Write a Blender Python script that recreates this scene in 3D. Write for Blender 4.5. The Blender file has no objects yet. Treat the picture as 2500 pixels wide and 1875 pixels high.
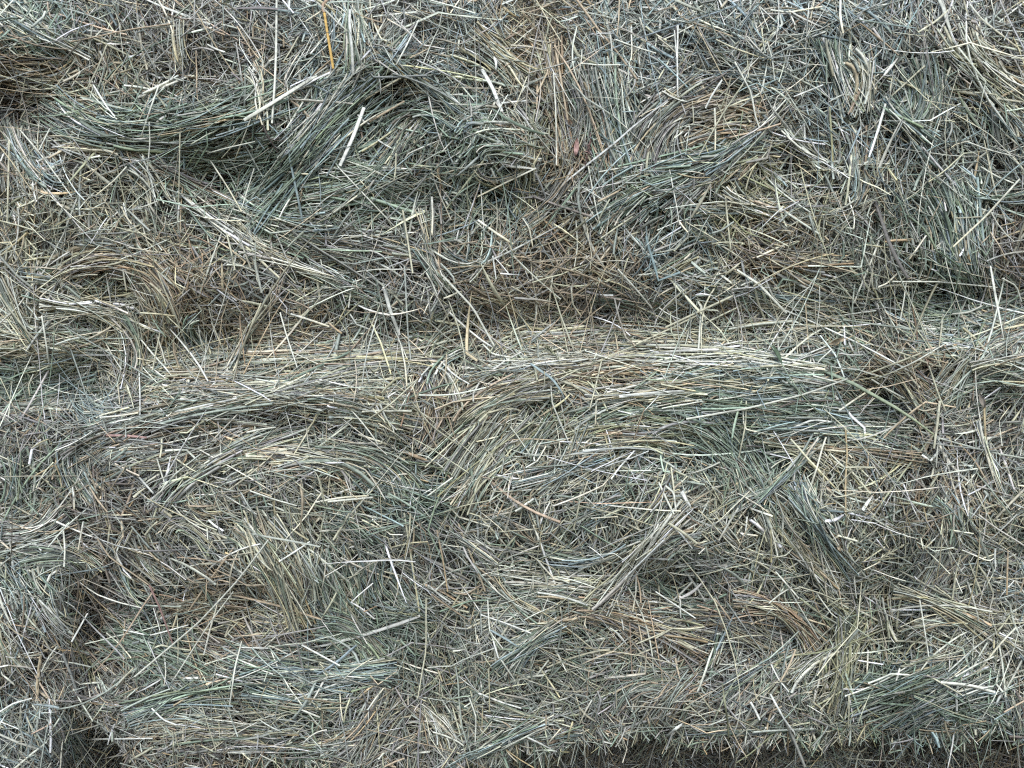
import bpy, math
import numpy as np
from mathutils import Matrix

rng = np.random.default_rng(7)
scene = bpy.context.scene

# ------------------------------------------------------------------ camera
PITCH = math.radians(8.0)
LENS = 28.0
DIST = 0.5 / (18.0 / LENS)                     # one metre of hay wall across the frame
CAM = np.array([0.0, -DIST * math.cos(PITCH), DIST * math.sin(PITCH)])
cd = bpy.data.cameras.new("camera")
cd.lens = LENS; cd.sensor_width = 36.0; cd.clip_start = 0.01; cd.clip_end = 200
cam = bpy.data.objects.new("camera", cd)
cam.location = CAM
cam.rotation_euler = (math.radians(90) - PITCH, 0, 0)
scene.collection.objects.link(cam)
scene.camera = cam

# ------------------------------------------------------------------ daylight (overcast)
SUN_ELEV, SUN_AZ = 50.0, -10.0                  # azimuth measured from straight behind the camera
world = bpy.data.worlds.new("World"); scene.world = world
world.use_nodes = True
wn = world.node_tree
bg = wn.nodes["Background"]
sky = wn.nodes.new("ShaderNodeTexSky")
sky.sky_type = 'NISHITA'; sky.sun_disc = False
sky.sun_elevation = math.radians(SUN_ELEV)
sky.sun_rotation = math.radians(180 + SUN_AZ)
sky.air_density = 1.0; sky.dust_density = 1.4; sky.ozone_density = 1.0
wn.links.new(sky.outputs[0], bg.inputs[0])
bg.inputs[1].default_value = 0.15
sl = bpy.data.lights.new("sun", 'SUN')
sl.energy = 1.5; sl.angle = math.radians(36); sl.color = (1.0, 0.99, 0.97)
sun = bpy.data.objects.new("sun", sl)
e, a = math.radians(SUN_ELEV), math.radians(SUN_AZ)
sdir = np.array([math.sin(a) * math.cos(e), -math.cos(a) * math.cos(e), math.sin(e)])   # towards the sun
from mathutils import Vector
sun.rotation_euler = Vector(sdir).to_track_quat('Z', 'Y').to_euler()
scene.collection.objects.link(sun)
scene.view_settings.view_transform = 'Standard'
scene.view_settings.look = 'None'
scene.view_settings.gamma = 1.0
scene.view_settings.exposure = 0.98
scene.render.engine = 'CYCLES'
scene.cycles.max_bounces = 4
scene.cycles.diffuse_bounces = 1
scene.cycles.glossy_bounces = 1
scene.cycles.transmission_bounces = 2
scene.cycles.use_denoising = False
scene.cycles.pixel_filter_type = 'BLACKMAN_HARRIS'
scene.cycles.filter_width = 1.2

# ------------------------------------------------------------------ survey grid: photo point + relief -> world point
W, Hh = 2212.0, 1659.0
cp, sp = math.cos(PITCH), math.sin(PITCH)
TX = 18.0 / LENS

def place(px, py, h):
    """point of the hay wall seen at (px,py), standing h metres proud of the wall plane y=0"""
    u = (px - W / 2) / (W / 2) * TX
    v = (Hh / 2 - py) / (W / 2) * TX
    dx = u
    dy = cp + v * sp
    dz = -sp + v * cp
    t = (-h - CAM[1]) / dy
    return np.stack([CAM[0] + dx * t, CAM[1] + dy * t, CAM[2] + dz * t], -1)

# ------------------------------------------------------------------ relief of the stack
X0, X1, Y0, Y1, GS = -640.0, 2860.0, -420.0, 2080.0, 10.0
gx = np.arange(X0, X1 + 1, GS); gy = np.arange(Y0, Y1 + 1, GS)
GX, GY = np.meshgrid(gx, gy)

def blur(a, n, it=2):
    for _ in range(it):
        for ax in (0, 1):
            p = [(0, 0), (0, 0)]; p[ax] = (n + 1, n)
            c = np.cumsum(np.pad(a, p, mode='edge'), axis=ax)
            k = 2 * n + 1
            a = (np.take(c, range(k, c.shape[ax]), ax) - np.take(c, range(0, c.shape[ax] - k), ax)) / k
    return a

def noise_map(scale, seed):
    r = np.random.default_rng(seed)
    n = max(1, int(scale / GS))
    a = blur(r.normal(size=GX.shape), n, 2)
    return a / a.std()

def sstep(a, b, x):
    t = np.clip((x - a) / (b - a), 0, 1)
    return t * t * (3 - 2 * t)

XL = [-700, 0, 170, 240, 330, 420, 560, 800, 940, 1040, 1300, 1600, 1850, 1950, 2100, 2212, 2900]
YL = [815, 815, 810, 785, 762, 748, 738, 732, 735, 705, 690, 688, 690, 665, 652, 650, 650]
XB = [-700, 0, 130, 220, 300, 480, 700, 950, 1000, 1150, 1350, 1800, 1880, 1960, 2212, 2900]
YB = [1480, 1490, 1505, 1580, 1668, 1645, 1668, 1720, 1668, 1615, 1599, 1609, 1587, 1602, 1599, 1599]
def y_ledge(x): return np.interp(x, XL, YL)
def y_base(x):
    x = np.asarray(x, float)
    return np.interp(x, XB, YB) + 9 * np.sin(x / 61. + 1) + 6 * np.sin(x / 23.) + 4 * np.sin(x / 11. + 2)
# joints between neighbours: x as a function of y
def seam_u0(y): return np.interp(y, [-400, 0, 250, 700], [30, 20, 5, -40])
def seam_u1(y): return np.interp(y, [-400, 0, 250, 450, 700], [1140, 1160, 1205, 1225, 1190])
def seam_u2(y): return np.interp(y, [-400, 0, 350, 700], [2190, 2185, 2165, 2185])
def seam_l0(y): return np.interp(y, [780, 900, 1100, 1350, 1550], [175, 185, 180, 225, 215])
def seam_l1(y): return np.interp(y, [700, 800, 950, 1150, 1400, 1650], [975, 955, 960, 985, 940, 980])
def seam_l2(y): return np.interp(y, [650, 850, 1000, 1300, 1600], [1905, 1890, 1940, 1915, 1890])
def seam_b0(y): return 300 + 0 * y
def seam_b1(y): return 1010 + 0 * y

def bale_index(px, py):
    px = np.asarray(px, float); py = np.asarray(py, float)
    up = py < y_ledge(px); bo = py > y_base(px)
    iu = (px > seam_u0(py)).astype(int) + (px > seam_u1(py)) + (px > seam_u2(py))
    il = 4 + (px > seam_l0(py)).astype(int) + (px > seam_l1(py)) + (px > seam_l2(py))
    ib = 8 + (px > seam_b0(py)).astype(int) + (px > seam_b1(py))
    return np.where(up, iu, np.where(bo, ib, il))

yl = y_ledge(GX); yb = y_base(GX)
upper = -0.022 * sstep(yl - 60, yl + 5, GY) - 0.05 * sstep(70, -90, GY) + 0.012 * np.exp(-((GY - 430) / 230) ** 2)
lower = -0.018 + 0.058 * sstep(yl - 5, yl + 125, GY) + 0.020 * np.exp(-((GY - 1050) / 260) ** 2) \
        - 0.035 * sstep(yb - 18, yb + 6, GY)
lower += np.where(GX < seam_l0(GY), -0.030, 0.0)
bottom = np.interp(GX, [120, 330], [0.030, -0.160]) - 0.03 * sstep(yb + 25, yb - 5, GY)
H = np.where(GY < yl, upper, np.where(GY > yb, bottom, lower))
def valley(xs, wdt, dep, y0, y1):
    m = sstep(y0 - 40, y0 + 40, GY) * sstep(y1 + 40, y1 - 40, GY)
    return -dep * np.exp(-((GX - xs(GY)) / wdt) ** 2) * m
H += valley(seam_u0, 50, .026, 120, 720) + valley(seam_u1, 60, .030, -400, 640) + valley(seam_u2, 55, .008, -400, 640)
H += valley(seam_l0, 45, .020, 820, 1560) + valley(seam_l1, 50, .022, 780, 1560) + valley(seam_l2, 60, .026, 730, 1640)
# hollows and swellings one can see in the faces: x, y, radius x, radius y, metres
for hx, hy, rx, ry, d in [
    (470, 385, 110, 60, -.030), (55, 235, 60, 55, -.030), (430, 746, 55, 22, -.030), (938, 83, 50, 40, -.022),
    (880, 440, 70, 45, -.022), (1104, 440, 60, 50, -.018), (1885, 870, 55, 55, -.036), (230, 1350, 45, 110, -.020),
    (10, 1494, 40, 30, -.030), (1160, 1232, 60, 22, -.024), (845, 1270, 60, 60, -.016), (1430, 1262, 80, 25, -.020),
    (1660, 1390, 130, 35, -.024), (1700, 365, 35, 40, -.022), (1160, 690, 160, 40, -.016), (2050, 640, 120, 25, -.014),
    (1500, 900, 260, 50, .004), (1560, 985, 180, 26, -.016), (600, 915, 160, 22, -.014), (1300, 790, 200, 40, .012),
    (600, 850, 260, 40, .014), (420, 600, 150, 70, .022), (170, 480, 120, 80, .018), (850, 130, 90, 60, .014),
    (1000, 300, 110, 90, .014), (1650, 480, 170, 70, .010), (2000, 240, 150, 120, .012), (640, 300, 130, 90, .012),
    (480, 1340, 110, 60, -.022), (560, 1200, 170, 90, .016), (1500, 1130, 220, 100, .016), (1050, 1090, 110, 110, .010),
    (1250, 1360, 120, 60, .012), (1550, 1500, 200, 70, .010), (700, 1490, 220, 70, .016), (2000, 1480, 130, 70, .018),
    (100, 1280, 90, 90, .026), (2080, 1100, 110, 110, .014), (2080, 760, 120, 50, .014), (1830, 1130, 130, 90, .012),
    (700, 430, 110, 50, .010), (330, 240, 120, 40, .012), (90, 60, 120, 50, .010), (2060, 560, 120, 50, .018)]:
    d = d * (1.5 if d < 0 and hy < 700 else 1.15)
    H += d * np.exp(-((GX - hx) / rx) ** 2 - ((GY - hy) / ry) ** 2)
H += 0.0055 * noise_map(70, 1) + 0.0035 * noise_map(35, 2)
H = blur(H, 1, 1)
mk = (GY <= yb).astype(float)
HS = np.where(mk > 0, blur(H * mk, 4, 2) / (blur(mk, 4, 2) + 1e-9), blur(H * (1 - mk), 4, 2) / (blur(1 - mk, 4, 2) + 1e-9))
ANG = np.arctan2(noise_map(75, 11), noise_map(75, 12)) * 0.5      # grain of the loose hay

def look(M, px, py):
    fx = np.clip((px - X0) / GS, 0, M.shape[1] - 1.001); fy = np.clip((py - Y0) / GS, 0, M.shape[0] - 1.001)
    ix = fx.astype(int); iy = fy.astype(int); tx = fx - ix; ty = fy - iy
    return (M[iy, ix] * (1 - tx) + M[iy, ix + 1] * tx) * (1 - ty) + (M[iy + 1, ix] * (1 - tx) + M[iy + 1, ix + 1] * tx) * ty

# ------------------------------------------------------------------ colours
COL = dict(pale=(.60, .61, .51), straw=(.485, .475, .345), green=(.235, .295, .225), blue=(.275, .345, .335), grey=(.31, .34, .29),
           tan=(.42, .35, .245), mauve=(.31, .31, .285), brown=(.19, .17, .14), rust=(.38, .27, .18), olive=(.30, .31, .195),
           white=(.68, .695, .62), yellow=(.50, .33, .10), plum=(.32, .21, .185), dark=(.07, .10, .06))
CN = list(COL); CA = np.array([COL[c] for c in CN])
PAL = {
    'G': dict(green=.46, blue=.2, grey=.2, pale=.12, tan=.02), 'B': dict(blue=.30, grey=.30, pale=.22, mauve=.13, tan=.05),
    'S': dict(straw=.34, grey=.28, pale=.18, tan=.10, green=.06, mauve=.04), 'T': dict(tan=.42, mauve=.22, straw=.28, brown=.05, rust=.03),
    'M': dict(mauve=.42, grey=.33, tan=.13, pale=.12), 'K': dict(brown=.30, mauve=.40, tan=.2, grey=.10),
    'W': dict(pale=.55, white=.15, straw=.3), 'O': dict(olive=.45, straw=.25, grey=.3), 'D': dict(green=.55, grey=.30, brown=.08, blue=.07),  # D: dark green hay, some depth darkness put into its colour
    'N': dict(grey=.36, green=.16, straw=.18, mauve=.14, pale=.12, tan=.04), 'P': dict(pale=.35, green=.25, blue=.25, grey=.15)}
PK = list(PAL)
PW = np.zeros((len(PK), len(CN)))
for i, k in enumerate(PK):
    for c, w in PAL[k].items(): PW[i, CN.index(c)] = w
PW /= PW.sum(1, keepdims=True); PC = np.cumsum(PW, 1)

def pick_colour(pi):
    """pi: palette index per strand -> linear base colour of that strand"""
    pi = np.asarray(pi); r = rng.random(len(pi))
    ci = (r[:, None] > PC[pi]).sum(1).clip(0, len(CN) - 1)
    c = CA[ci].copy()
    c *= np.exp(rng.normal(0, .27, (len(pi), 1)))
    c *= np.exp(rng.normal(0, .024, (len(pi), 3)))
    return np.clip(c, .02, .88)

# palette of the loose hay, surveyed at points of the wall
FIELD = [(80, 60, 'G'), (100, 150, 'T'), (60, 200, 'K'), (330, 60, 'M'), (560, 90, 'M'), (260, 150, 'S'), (450, 130, 'M'), (700, 60, 'B'), (850, 60, 'M'),
    (1000, 50, 'B'), (1130, 60, 'T'), (1400, 60, 'B'), (1600, 60, 'B'), (1850, 60, 'B'), (2100, 60, 'M'), (350, 270, 'G'), (560, 300, 'D'), (480, 390, 'D'),
    (120, 330, 'M'), (180, 420, 'S'), (260, 500, 'S'), (60, 480, 'S'), (650, 400, 'G'), (800, 300, 'G'), (900, 240, 'B'), (1000, 300, 'G'), (1180, 250, 'M'),
    (1230, 320, 'T'), (1330, 260, 'B'), (1480, 160, 'B'), (1500, 300, 'M'), (1560, 280, 'T'), (1700, 200, 'B'), (1850, 180, 'B'), (1990, 220, 'B'),
    (2120, 180, 'S'), (2120, 320, 'B'), (1750, 420, 'S'), (1600, 400, 'O'), (1450, 430, 'G'), (1300, 430, 'M'), (1050, 430, 'G'), (880, 470, 'M'), (700, 500, 'N'),
    (480, 480, 'N'), (250, 560, 'S'), (100, 600, 'S'), (420, 600, 'T'), (560, 620, 'M'), (750, 600, 'N'), (900, 620, 'M'), (1100, 580, 'T'), (1250, 560, 'T'),
    (1450, 560, 'B'), (1650, 560, 'T'), (1850, 540, 'N'), (2060, 520, 'G'), (2180, 560, 'K'), (60, 720, 'S'), (250, 720, 'S'), (600, 720, 'T'), (900, 700, 'N'),
    (1300, 650, 'K'), (1600, 640, 'N'), (1900, 640, 'N'), (2100, 680, 'G'), (60, 840, 'D'), (60, 930, 'M'), (200, 900, 'B'), (450, 850, 'S'), (800, 820, 'S'),
    (950, 860, 'T'), (1200, 740, 'S'), (1300, 830, 'T'), (1500, 740, 'S'), (1700, 740, 'S'), (1700, 830, 'G'), (1850, 880, 'D'), (1980, 830, 'T'), (2100, 850, 'N'),
    (2150, 950, 'M'), (300, 960, 'M'), (600, 960, 'M'), (800, 960, 'N'), (1050, 960, 'S'), (1250, 950, 'S'), (1500, 920, 'G'), (1650, 1000, 'D'), (1850, 970, 'S'),
    (2000, 1010, 'M'), (80, 1050, 'N'), (250, 1080, 'K'), (450, 1080, 'N'), (700, 1060, 'S'), (900, 1080, 'G'), (1100, 1060, 'S'), (1300, 1060, 'N'), (1550, 1100, 'S'),
    (1800, 1120, 'S'), (2050, 1120, 'T'), (2180, 1150, 'N'), (80, 1250, 'P'), (230, 1250, 'K'), (380, 1200, 'M'), (550, 1200, 'S'), (480, 1310, 'T'), (700, 1250, 'S'),
    (820, 1200, 'N'), (960, 1200, 'M'), (1130, 1200, 'N'), (1250, 1200, 'N'), (1500, 1230, 'N'), (1700, 1200, 'S'), (1900, 1220, 'N'), (2050, 1200, 'N'), (2180, 1260, 'B'),
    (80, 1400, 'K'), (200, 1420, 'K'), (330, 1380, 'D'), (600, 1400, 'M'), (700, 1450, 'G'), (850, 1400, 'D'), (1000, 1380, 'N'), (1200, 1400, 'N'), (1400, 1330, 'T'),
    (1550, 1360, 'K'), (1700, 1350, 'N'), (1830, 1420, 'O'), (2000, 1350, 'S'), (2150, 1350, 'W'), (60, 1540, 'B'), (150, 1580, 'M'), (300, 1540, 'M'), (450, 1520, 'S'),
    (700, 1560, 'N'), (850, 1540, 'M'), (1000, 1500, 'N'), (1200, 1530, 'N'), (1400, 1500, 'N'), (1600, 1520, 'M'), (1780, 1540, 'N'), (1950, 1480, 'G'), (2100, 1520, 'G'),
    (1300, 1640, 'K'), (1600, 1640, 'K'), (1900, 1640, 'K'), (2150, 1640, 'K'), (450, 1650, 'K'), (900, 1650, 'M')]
FP = np.array([(x, y) for x, y, _ in FIELD], float); FI = np.array([PK.index(k) for _, _, k in FIELD])
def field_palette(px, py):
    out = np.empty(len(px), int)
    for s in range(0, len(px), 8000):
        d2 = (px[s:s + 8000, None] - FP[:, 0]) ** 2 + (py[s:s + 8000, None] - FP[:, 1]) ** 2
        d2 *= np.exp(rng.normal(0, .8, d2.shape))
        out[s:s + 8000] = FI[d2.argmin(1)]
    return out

# ------------------------------------------------------------------ locks of combed hay, surveyed
RO = {1: (0, 0), 2: (708, 0), 3: (1416, 0), 4: (0, 531), 5: (708, 531), 6: (1416, 531), 7: (0, 1062), 8: (708, 1062), 9: (1416, 1062)}
# survey sheet, three points along the middle of the lock, width, number of stems, palette, how proud (mm)
LOCKS = [
 (1,0,50,230,190,470,350,110,60,'P',10),(1,0,140,150,230,380,370,110,50,'G',6),(1,0,370,180,368,350,380,60,40,'T',8),(1,0,440,230,470,420,420,140,80,'T',6),
 (1,0,570,200,545,430,480,130,70,'K',4),(1,370,640,900,800,1560,600,210,300,'G',12),(1,700,840,1100,870,1550,800,190,190,'D',5),(1,900,930,1200,965,1560,880,120,110,'D',2),
 (1,1100,700,1350,640,1540,560,80,60,'N',10),(1,2200,540,1880,880,1530,1260,300,280,'G',12),(1,2100,480,1980,620,1750,900,160,90,'P',14),(1,1470,710,1680,570,1920,440,36,12,'W',20),
 (1,1480,1230,1720,1330,1980,1350,130,90,'P',10),(1,1620,1180,1900,1160,2212,1100,190,130,'G',8),(1,780,900,1050,1060,1270,1160,110,90,'K',6),(1,1000,1010,1160,1090,1350,1180,36,16,'K',10),
 (1,1130,1180,1400,1390,1680,1570,90,70,'W',10),(1,1400,1290,1800,1430,2212,1560,120,100,'N',8),(1,90,760,200,1000,350,1100,140,60,'P',10),(1,30,720,60,900,110,1080,170,110,'M',2),
 (1,1085,150,1075,290,1090,400,60,45,'S',12),(1,380,1620,600,1525,900,1600,100,60,'T',6),(1,2060,0,2130,150,2120,390,120,60,'P',10),(1,1500,440,1560,560,1560,730,90,30,'W',14),
 (1,400,880,600,900,720,950,60,28,'S',10),(1,560,520,620,640,690,700,60,20,'P',14),(1,850,560,1000,500,1130,440,40,16,'W',12),(1,350,620,480,700,700,760,110,60,'P',10),
 (1,820,980,900,1080,960,1200,120,36,'W',10),(1,140,600,300,540,460,430,120,40,'S',10),
 (2,450,250,200,500,0,640,100,70,'G',8),(2,330,340,500,460,740,640,70,45,'P',12),(2,880,210,1030,330,1180,450,220,150,'S',10),(2,1320,300,1385,600,1440,920,120,130,'T',6),
 (2,1470,420,1530,620,1500,850,120,90,'M',8),(2,1620,420,1700,750,1800,1060,250,190,'G',8),(2,1880,990,1980,760,2212,590,200,170,'M',10),(2,1900,820,2000,640,2212,500,120,70,'B',10),
 (2,1690,1060,1950,1000,2212,960,100,90,'G',10),(2,1620,1340,1850,1180,2212,1020,130,110,'G',10),(2,380,750,540,670,720,740,120,60,'D',10),(2,590,660,480,800,380,960,160,90,'N',6),
 (2,0,1050,250,1070,500,1150,190,130,'G',6),(2,0,1210,300,1250,560,1260,120,80,'D',5),(2,860,920,980,850,1230,880,200,40,'P',10),(2,1250,720,1200,1000,1180,1250,110,80,'O',6),
 (2,1490,950,1380,1150,1200,1310,90,50,'M',8),(2,0,1450,400,1500,700,1630,150,90,'M',6),(2,700,1500,900,1590,1000,1440,60,40,'P',8),(2,560,1280,600,1450,640,1630,60,45,'S',12),
 (2,1100,660,1170,740,1200,820,80,30,'W',14),(2,900,1040,1030,1090,1250,1010,40,16,'S',14),(2,1100,1110,1120,1180,1140,1290,90,50,'D',2),(2,760,760,860,700,1000,700,120,40,'P',10),
 (2,0,560,60,500,330,420,120,60,'P',8),(2,180,0,200,150,280,380,60,20,'S',14),(2,120,0,130,180,150,400,60,36,'P',12),(2,500,600,640,570,740,640,120,50,'B',8),
 (3,0,930,110,720,320,640,200,210,'M',10),(3,240,840,450,775,600,790,120,110,'T',8),(3,300,690,480,645,600,690,80,70,'T',8),(3,0,1010,300,950,560,800,120,130,'G',10),
 (3,0,1140,320,1030,720,700,70,70,'B',14),(3,100,1240,300,1060,480,920,120,90,'M',6),(3,1040,250,1090,420,1190,640,130,130,'P',10),(3,1190,350,1235,470,1190,650,110,90,'S',10),
 (3,1310,350,1290,500,1250,640,50,25,'W',14),(3,1560,400,1590,600,1500,740,260,190,'D',6),(3,1840,180,1960,380,2180,560,180,80,'W',12),(3,1700,200,1800,330,1900,400,120,50,'S',10),
 (3,1380,620,1500,720,1650,830,90,80,'P',12),(3,520,1080,630,950,740,960,70,30,'T',10),(3,620,960,700,1040,770,1110,90,36,'O',6),(3,430,1150,550,1230,720,1300,80,50,'S',12),
 (3,1170,820,1180,980,1130,1090,120,70,'M',6),(3,1740,1150,1820,1400,1850,1659,330,280,'G',8),(3,1880,1090,2000,1180,2212,1170,80,50,'G',10),(3,540,1480,750,1560,1100,1610,110,70,'T',8),
 (3,780,800,880,900,1000,980,90,30,'W',10),(3,1960,560,2080,700,2160,820,150,50,'P',8),(3,1200,960,1210,1100,1180,1180,100,60,'B',8),(3,460,440,520,470,620,500,120,60,'B',6),
 (3,940,40,1080,100,1200,190,120,50,'B',6),(3,1500,700,1600,680,1700,500,120,50,'D',4),(3,250,1260,480,1250,700,1290,50,26,'S',10),(3,60,560,180,600,320,600,50,20,'W',14),
 (4,270,260,520,125,830,160,110,90,'T',12),(4,290,340,530,375,740,440,100,70,'W',14),(4,700,400,745,600,705,800,70,50,'W',12),(4,730,430,830,600,830,740,90,80,'S',12),
 (4,0,240,100,450,200,620,110,60,'S',12),(4,830,170,930,260,1010,420,230,150,'T',8),(4,0,540,350,570,740,640,140,140,'S',10),(4,0,640,300,655,600,610,110,100,'S',8),
 (4,0,880,250,850,520,800,150,120,'D',6),(4,0,960,200,965,400,950,100,70,'M',2),(4,505,890,560,980,720,1025,130,100,'B',8),(4,880,710,1300,620,1900,590,110,130,'S',6),
 (4,850,860,1300,800,2212,740,190,250,'S',10),(4,600,1035,1200,950,2000,790,140,210,'N',14),(4,430,1200,900,1045,1500,960,180,260,'M',12),(4,1300,960,1800,900,2212,960,140,170,'S',12),
 (4,1480,1035,1800,950,2212,990,60,70,'K',4),(4,700,1290,1200,1200,1620,1080,140,150,'M',6),(4,960,1530,1250,1310,1760,1130,150,170,'N',10),(4,1350,1310,1700,1250,2212,1330,110,130,'S',10),
 (4,1700,1290,2000,1290,2212,1420,110,100,'N',10),(4,440,1250,440,1350,530,1500,120,90,'P',8),(4,1380,690,1500,520,1620,330,50,36,'S',16),(4,1600,400,1650,280,1730,110,50,26,'T',14),
 (4,1500,0,1750,100,2010,210,60,34,'W',14),(4,1900,180,2050,250,2212,320,50,24,'P',12),(4,50,1290,90,1400,115,1510,80,45,'P',12),(4,1450,520,1700,520,1950,530,90,70,'T',6),
 (4,1060,790,1300,780,1420,770,60,40,'T',12),(4,1050,850,1250,840,1420,845,40,28,'T',14),(4,880,430,980,480,1010,620,150,70,'T',4),(4,120,190,300,200,470,250,80,40,'P',10),
 (4,300,300,380,350,520,360,60,30,'W',14),(4,1180,480,1160,520,1220,620,120,40,'P',10),(4,0,700,150,720,300,690,90,60,'G',6),(4,520,1100,620,1060,720,1000,60,36,'P',12),
 (4,1950,1230,2080,1240,2212,1290,60,50,'N',8),(4,600,1320,700,1260,900,1220,90,60,'B',6),
 (5,0,620,250,590,560,560,100,80,'N',6),(5,0,740,300,690,620,700,90,80,'S',12),(5,740,990,1150,820,1900,700,120,190,'T',10),(5,760,840,1200,700,2212,655,90,130,'W',14),
 (5,1000,610,1400,520,2212,555,170,210,'S',8),(5,870,1060,1050,930,1300,870,120,120,'S',12),(5,760,1300,950,1060,1120,950,190,140,'S',10),(5,1600,905,1900,885,2212,865,90,90,'W',14),
 (5,1500,1040,1800,960,2212,940,150,170,'D',6),(5,1480,1180,1750,1120,2212,1100,140,120,'O',6),(5,600,740,620,900,600,1150,120,90,'K',2),(5,0,960,150,985,480,1060,140,90,'S',10),
 (5,0,1230,300,1280,480,1440,150,140,'N',10),(5,200,1350,450,1450,700,1510,150,110,'G',8),(5,1150,1010,950,1260,780,1510,200,150,'S',10),(5,1180,1250,1230,1180,1330,1050,110,60,'P',12),
 (5,1180,1410,1500,1330,1700,1270,80,60,'B',14),(5,1350,1490,1550,1380,1850,1240,50,45,'W',16),(5,1280,1460,1400,1320,1500,1100,120,70,'S',8),(5,1500,1250,1850,1195,2130,1230,70,50,'S',12),
 (5,560,620,640,560,760,490,90,50,'S',12),(5,280,990,330,1050,380,1110,90,30,'W',14),(5,600,800,680,690,830,620,70,50,'P',12),(5,680,720,740,800,780,950,60,36,'W',12),
 (5,1160,840,1400,800,1650,900,120,70,'S',6),(5,1700,690,1950,700,2212,720,70,60,'T',8),(5,850,730,1050,740,1200,720,60,40,'P',14),(5,850,280,950,320,1100,400,120,70,'T',6),
 (5,0,220,250,280,500,430,60,24,'P',12),(5,560,30,640,160,720,260,60,36,'P',12),(5,1600,300,1800,330,2100,400,120,80,'D',4),(5,940,440,1100,410,1300,400,120,90,'K',2),
 (5,1640,1130,1800,1130,1980,1120,30,16,'T',12),(5,1900,1650,2000,1500,2070,1330,60,26,'S',12),
 (6,0,640,400,655,900,740,90,100,'W',14),(6,0,740,400,735,950,745,140,170,'P',12),(6,0,815,400,825,970,815,80,90,'S',12),(6,0,930,500,905,1000,920,150,170,'G',8),
 (6,380,990,900,1010,1420,1030,170,190,'G',12),(6,650,1110,1000,1100,1420,1180,110,130,'P',14),(6,260,1060,460,1230,600,1490,240,190,'D',8),(6,600,1150,950,1200,1500,1260,80,80,'T',10),
 (6,960,1190,800,1350,610,1510,60,60,'P',18),(6,1350,680,1500,820,1650,970,170,110,'T',8),(6,1780,0,1830,120,1900,300,230,170,'G',8),(6,1480,360,1800,420,2212,330,150,140,'G',10),
 (6,1760,860,1950,600,2212,460,180,130,'N',10),(6,1930,730,2080,690,2212,680,60,36,'S',14),(6,1650,990,1850,850,2212,800,140,90,'N',8),(6,150,190,400,260,1000,350,150,150,'N',4),
 (6,0,340,300,370,700,420,120,100,'K',2),(6,300,480,700,460,1200,450,50,50,'W',12),(6,1940,1080,2000,1250,2085,1440,50,34,'W',14),(6,830,1440,910,1560,1000,1700,130,90,'P',12),
 (6,700,1240,850,1250,1000,1330,80,60,'S',10),(6,1000,1260,1150,1360,1280,1470,50,26,'S',12),(6,1500,540,1750,600,1900,640,140,80,'G',8),(6,1080,800,1180,840,1300,900,140,60,'T',4),
 (6,0,1100,150,1090,330,1150,50,40,'S',12),(6,1330,1000,1380,1080,1420,1170,150,60,'D',2),(6,1900,360,1980,420,2100,450,120,60,'S',10),(6,1700,1060,1850,1090,2000,1060,150,70,'M',6),
 (6,0,190,120,120,230,60,90,40,'S',8),(6,520,250,700,320,1000,370,60,50,'P',8),(6,0,480,60,380,210,260,40,18,'W',16),(6,480,1560,560,1500,680,1470,120,50,'P',8),
 (7,0,275,200,245,350,150,150,160,'M',10),(7,170,390,400,390,550,480,150,120,'N',10),(7,1480,200,1620,420,1770,750,180,170,'S',10),(7,1690,190,1830,420,1890,620,120,100,'S',8),
 (7,980,740,1150,690,1420,700,110,90,'T',6),(7,650,860,900,940,1190,1110,160,170,'D',8),(7,800,1340,1050,1245,1350,1180,150,150,'G',12),(7,850,1420,1100,1400,1500,1450,110,90,'S',8),
 (7,1000,1545,1300,1490,1700,1480,130,110,'N',8),(7,1400,1600,1800,1560,2212,1430,140,110,'N',8),(7,1940,770,2100,850,2212,960,180,150,'D',8),(7,1380,1040,1750,1080,2212,1050,200,190,'P',10),
 (7,450,880,500,980,560,1110,70,28,'O',8),(7,380,1350,430,1450,500,1560,140,80,'P',10),(7,0,820,50,950,130,1060,120,70,'S',8),(7,1150,850,1380,960,1780,840,70,70,'K',6),
 (7,560,1330,480,1400,420,1480,140,70,'S',6),(7,1200,560,1280,680,1310,700,60,24,'S',12),(7,1920,400,2000,600,2100,780,220,120,'G',8),(7,150,440,180,540,240,640,160,60,'P',12),
 (7,250,640,320,760,420,840,160,60,'W',10),(7,820,300,900,420,1000,480,200,80,'S',8),(7,1100,60,1200,130,1350,120,80,40,'T',8),(7,580,1150,640,1250,740,1250,120,60,'M',6),
 (7,1550,760,1700,800,1790,790,120,60,'T',4),(7,1000,250,1100,200,1250,330,120,60,'N',8),(7,700,400,760,560,860,660,50,30,'P',14),(7,1500,1180,1700,1240,1960,1300,140,80,'G',6),
 (8,960,160,1100,110,1220,70,40,18,'W',14),(8,1630,660,1850,400,2090,120,110,100,'W',18),(8,1000,490,1400,520,1680,590,80,90,'W',12),(8,1050,600,1500,640,1900,800,120,130,'N',10),
 (8,1550,690,1850,770,2212,920,110,130,'T',10),(8,1000,540,1100,650,1240,740,80,70,'S',12),(8,0,790,150,830,290,960,160,160,'D',8),(8,200,450,230,560,260,650,180,100,'G',8),
 (8,690,250,850,330,990,420,70,50,'N',12),(8,1050,1060,1180,930,1370,800,90,80,'P',12),(8,760,1659,1000,1530,1260,1400,90,100,'P',18),(8,1100,1510,1400,1465,1750,1450,60,60,'G',12),
 (8,1890,1520,2050,1250,2212,1080,140,90,'M',12),(8,590,1290,680,1400,740,1520,110,45,'W',12),(8,90,1640,230,1450,330,1250,200,120,'M',8),(8,1200,180,1280,260,1360,150,160,60,'S',6),
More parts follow.
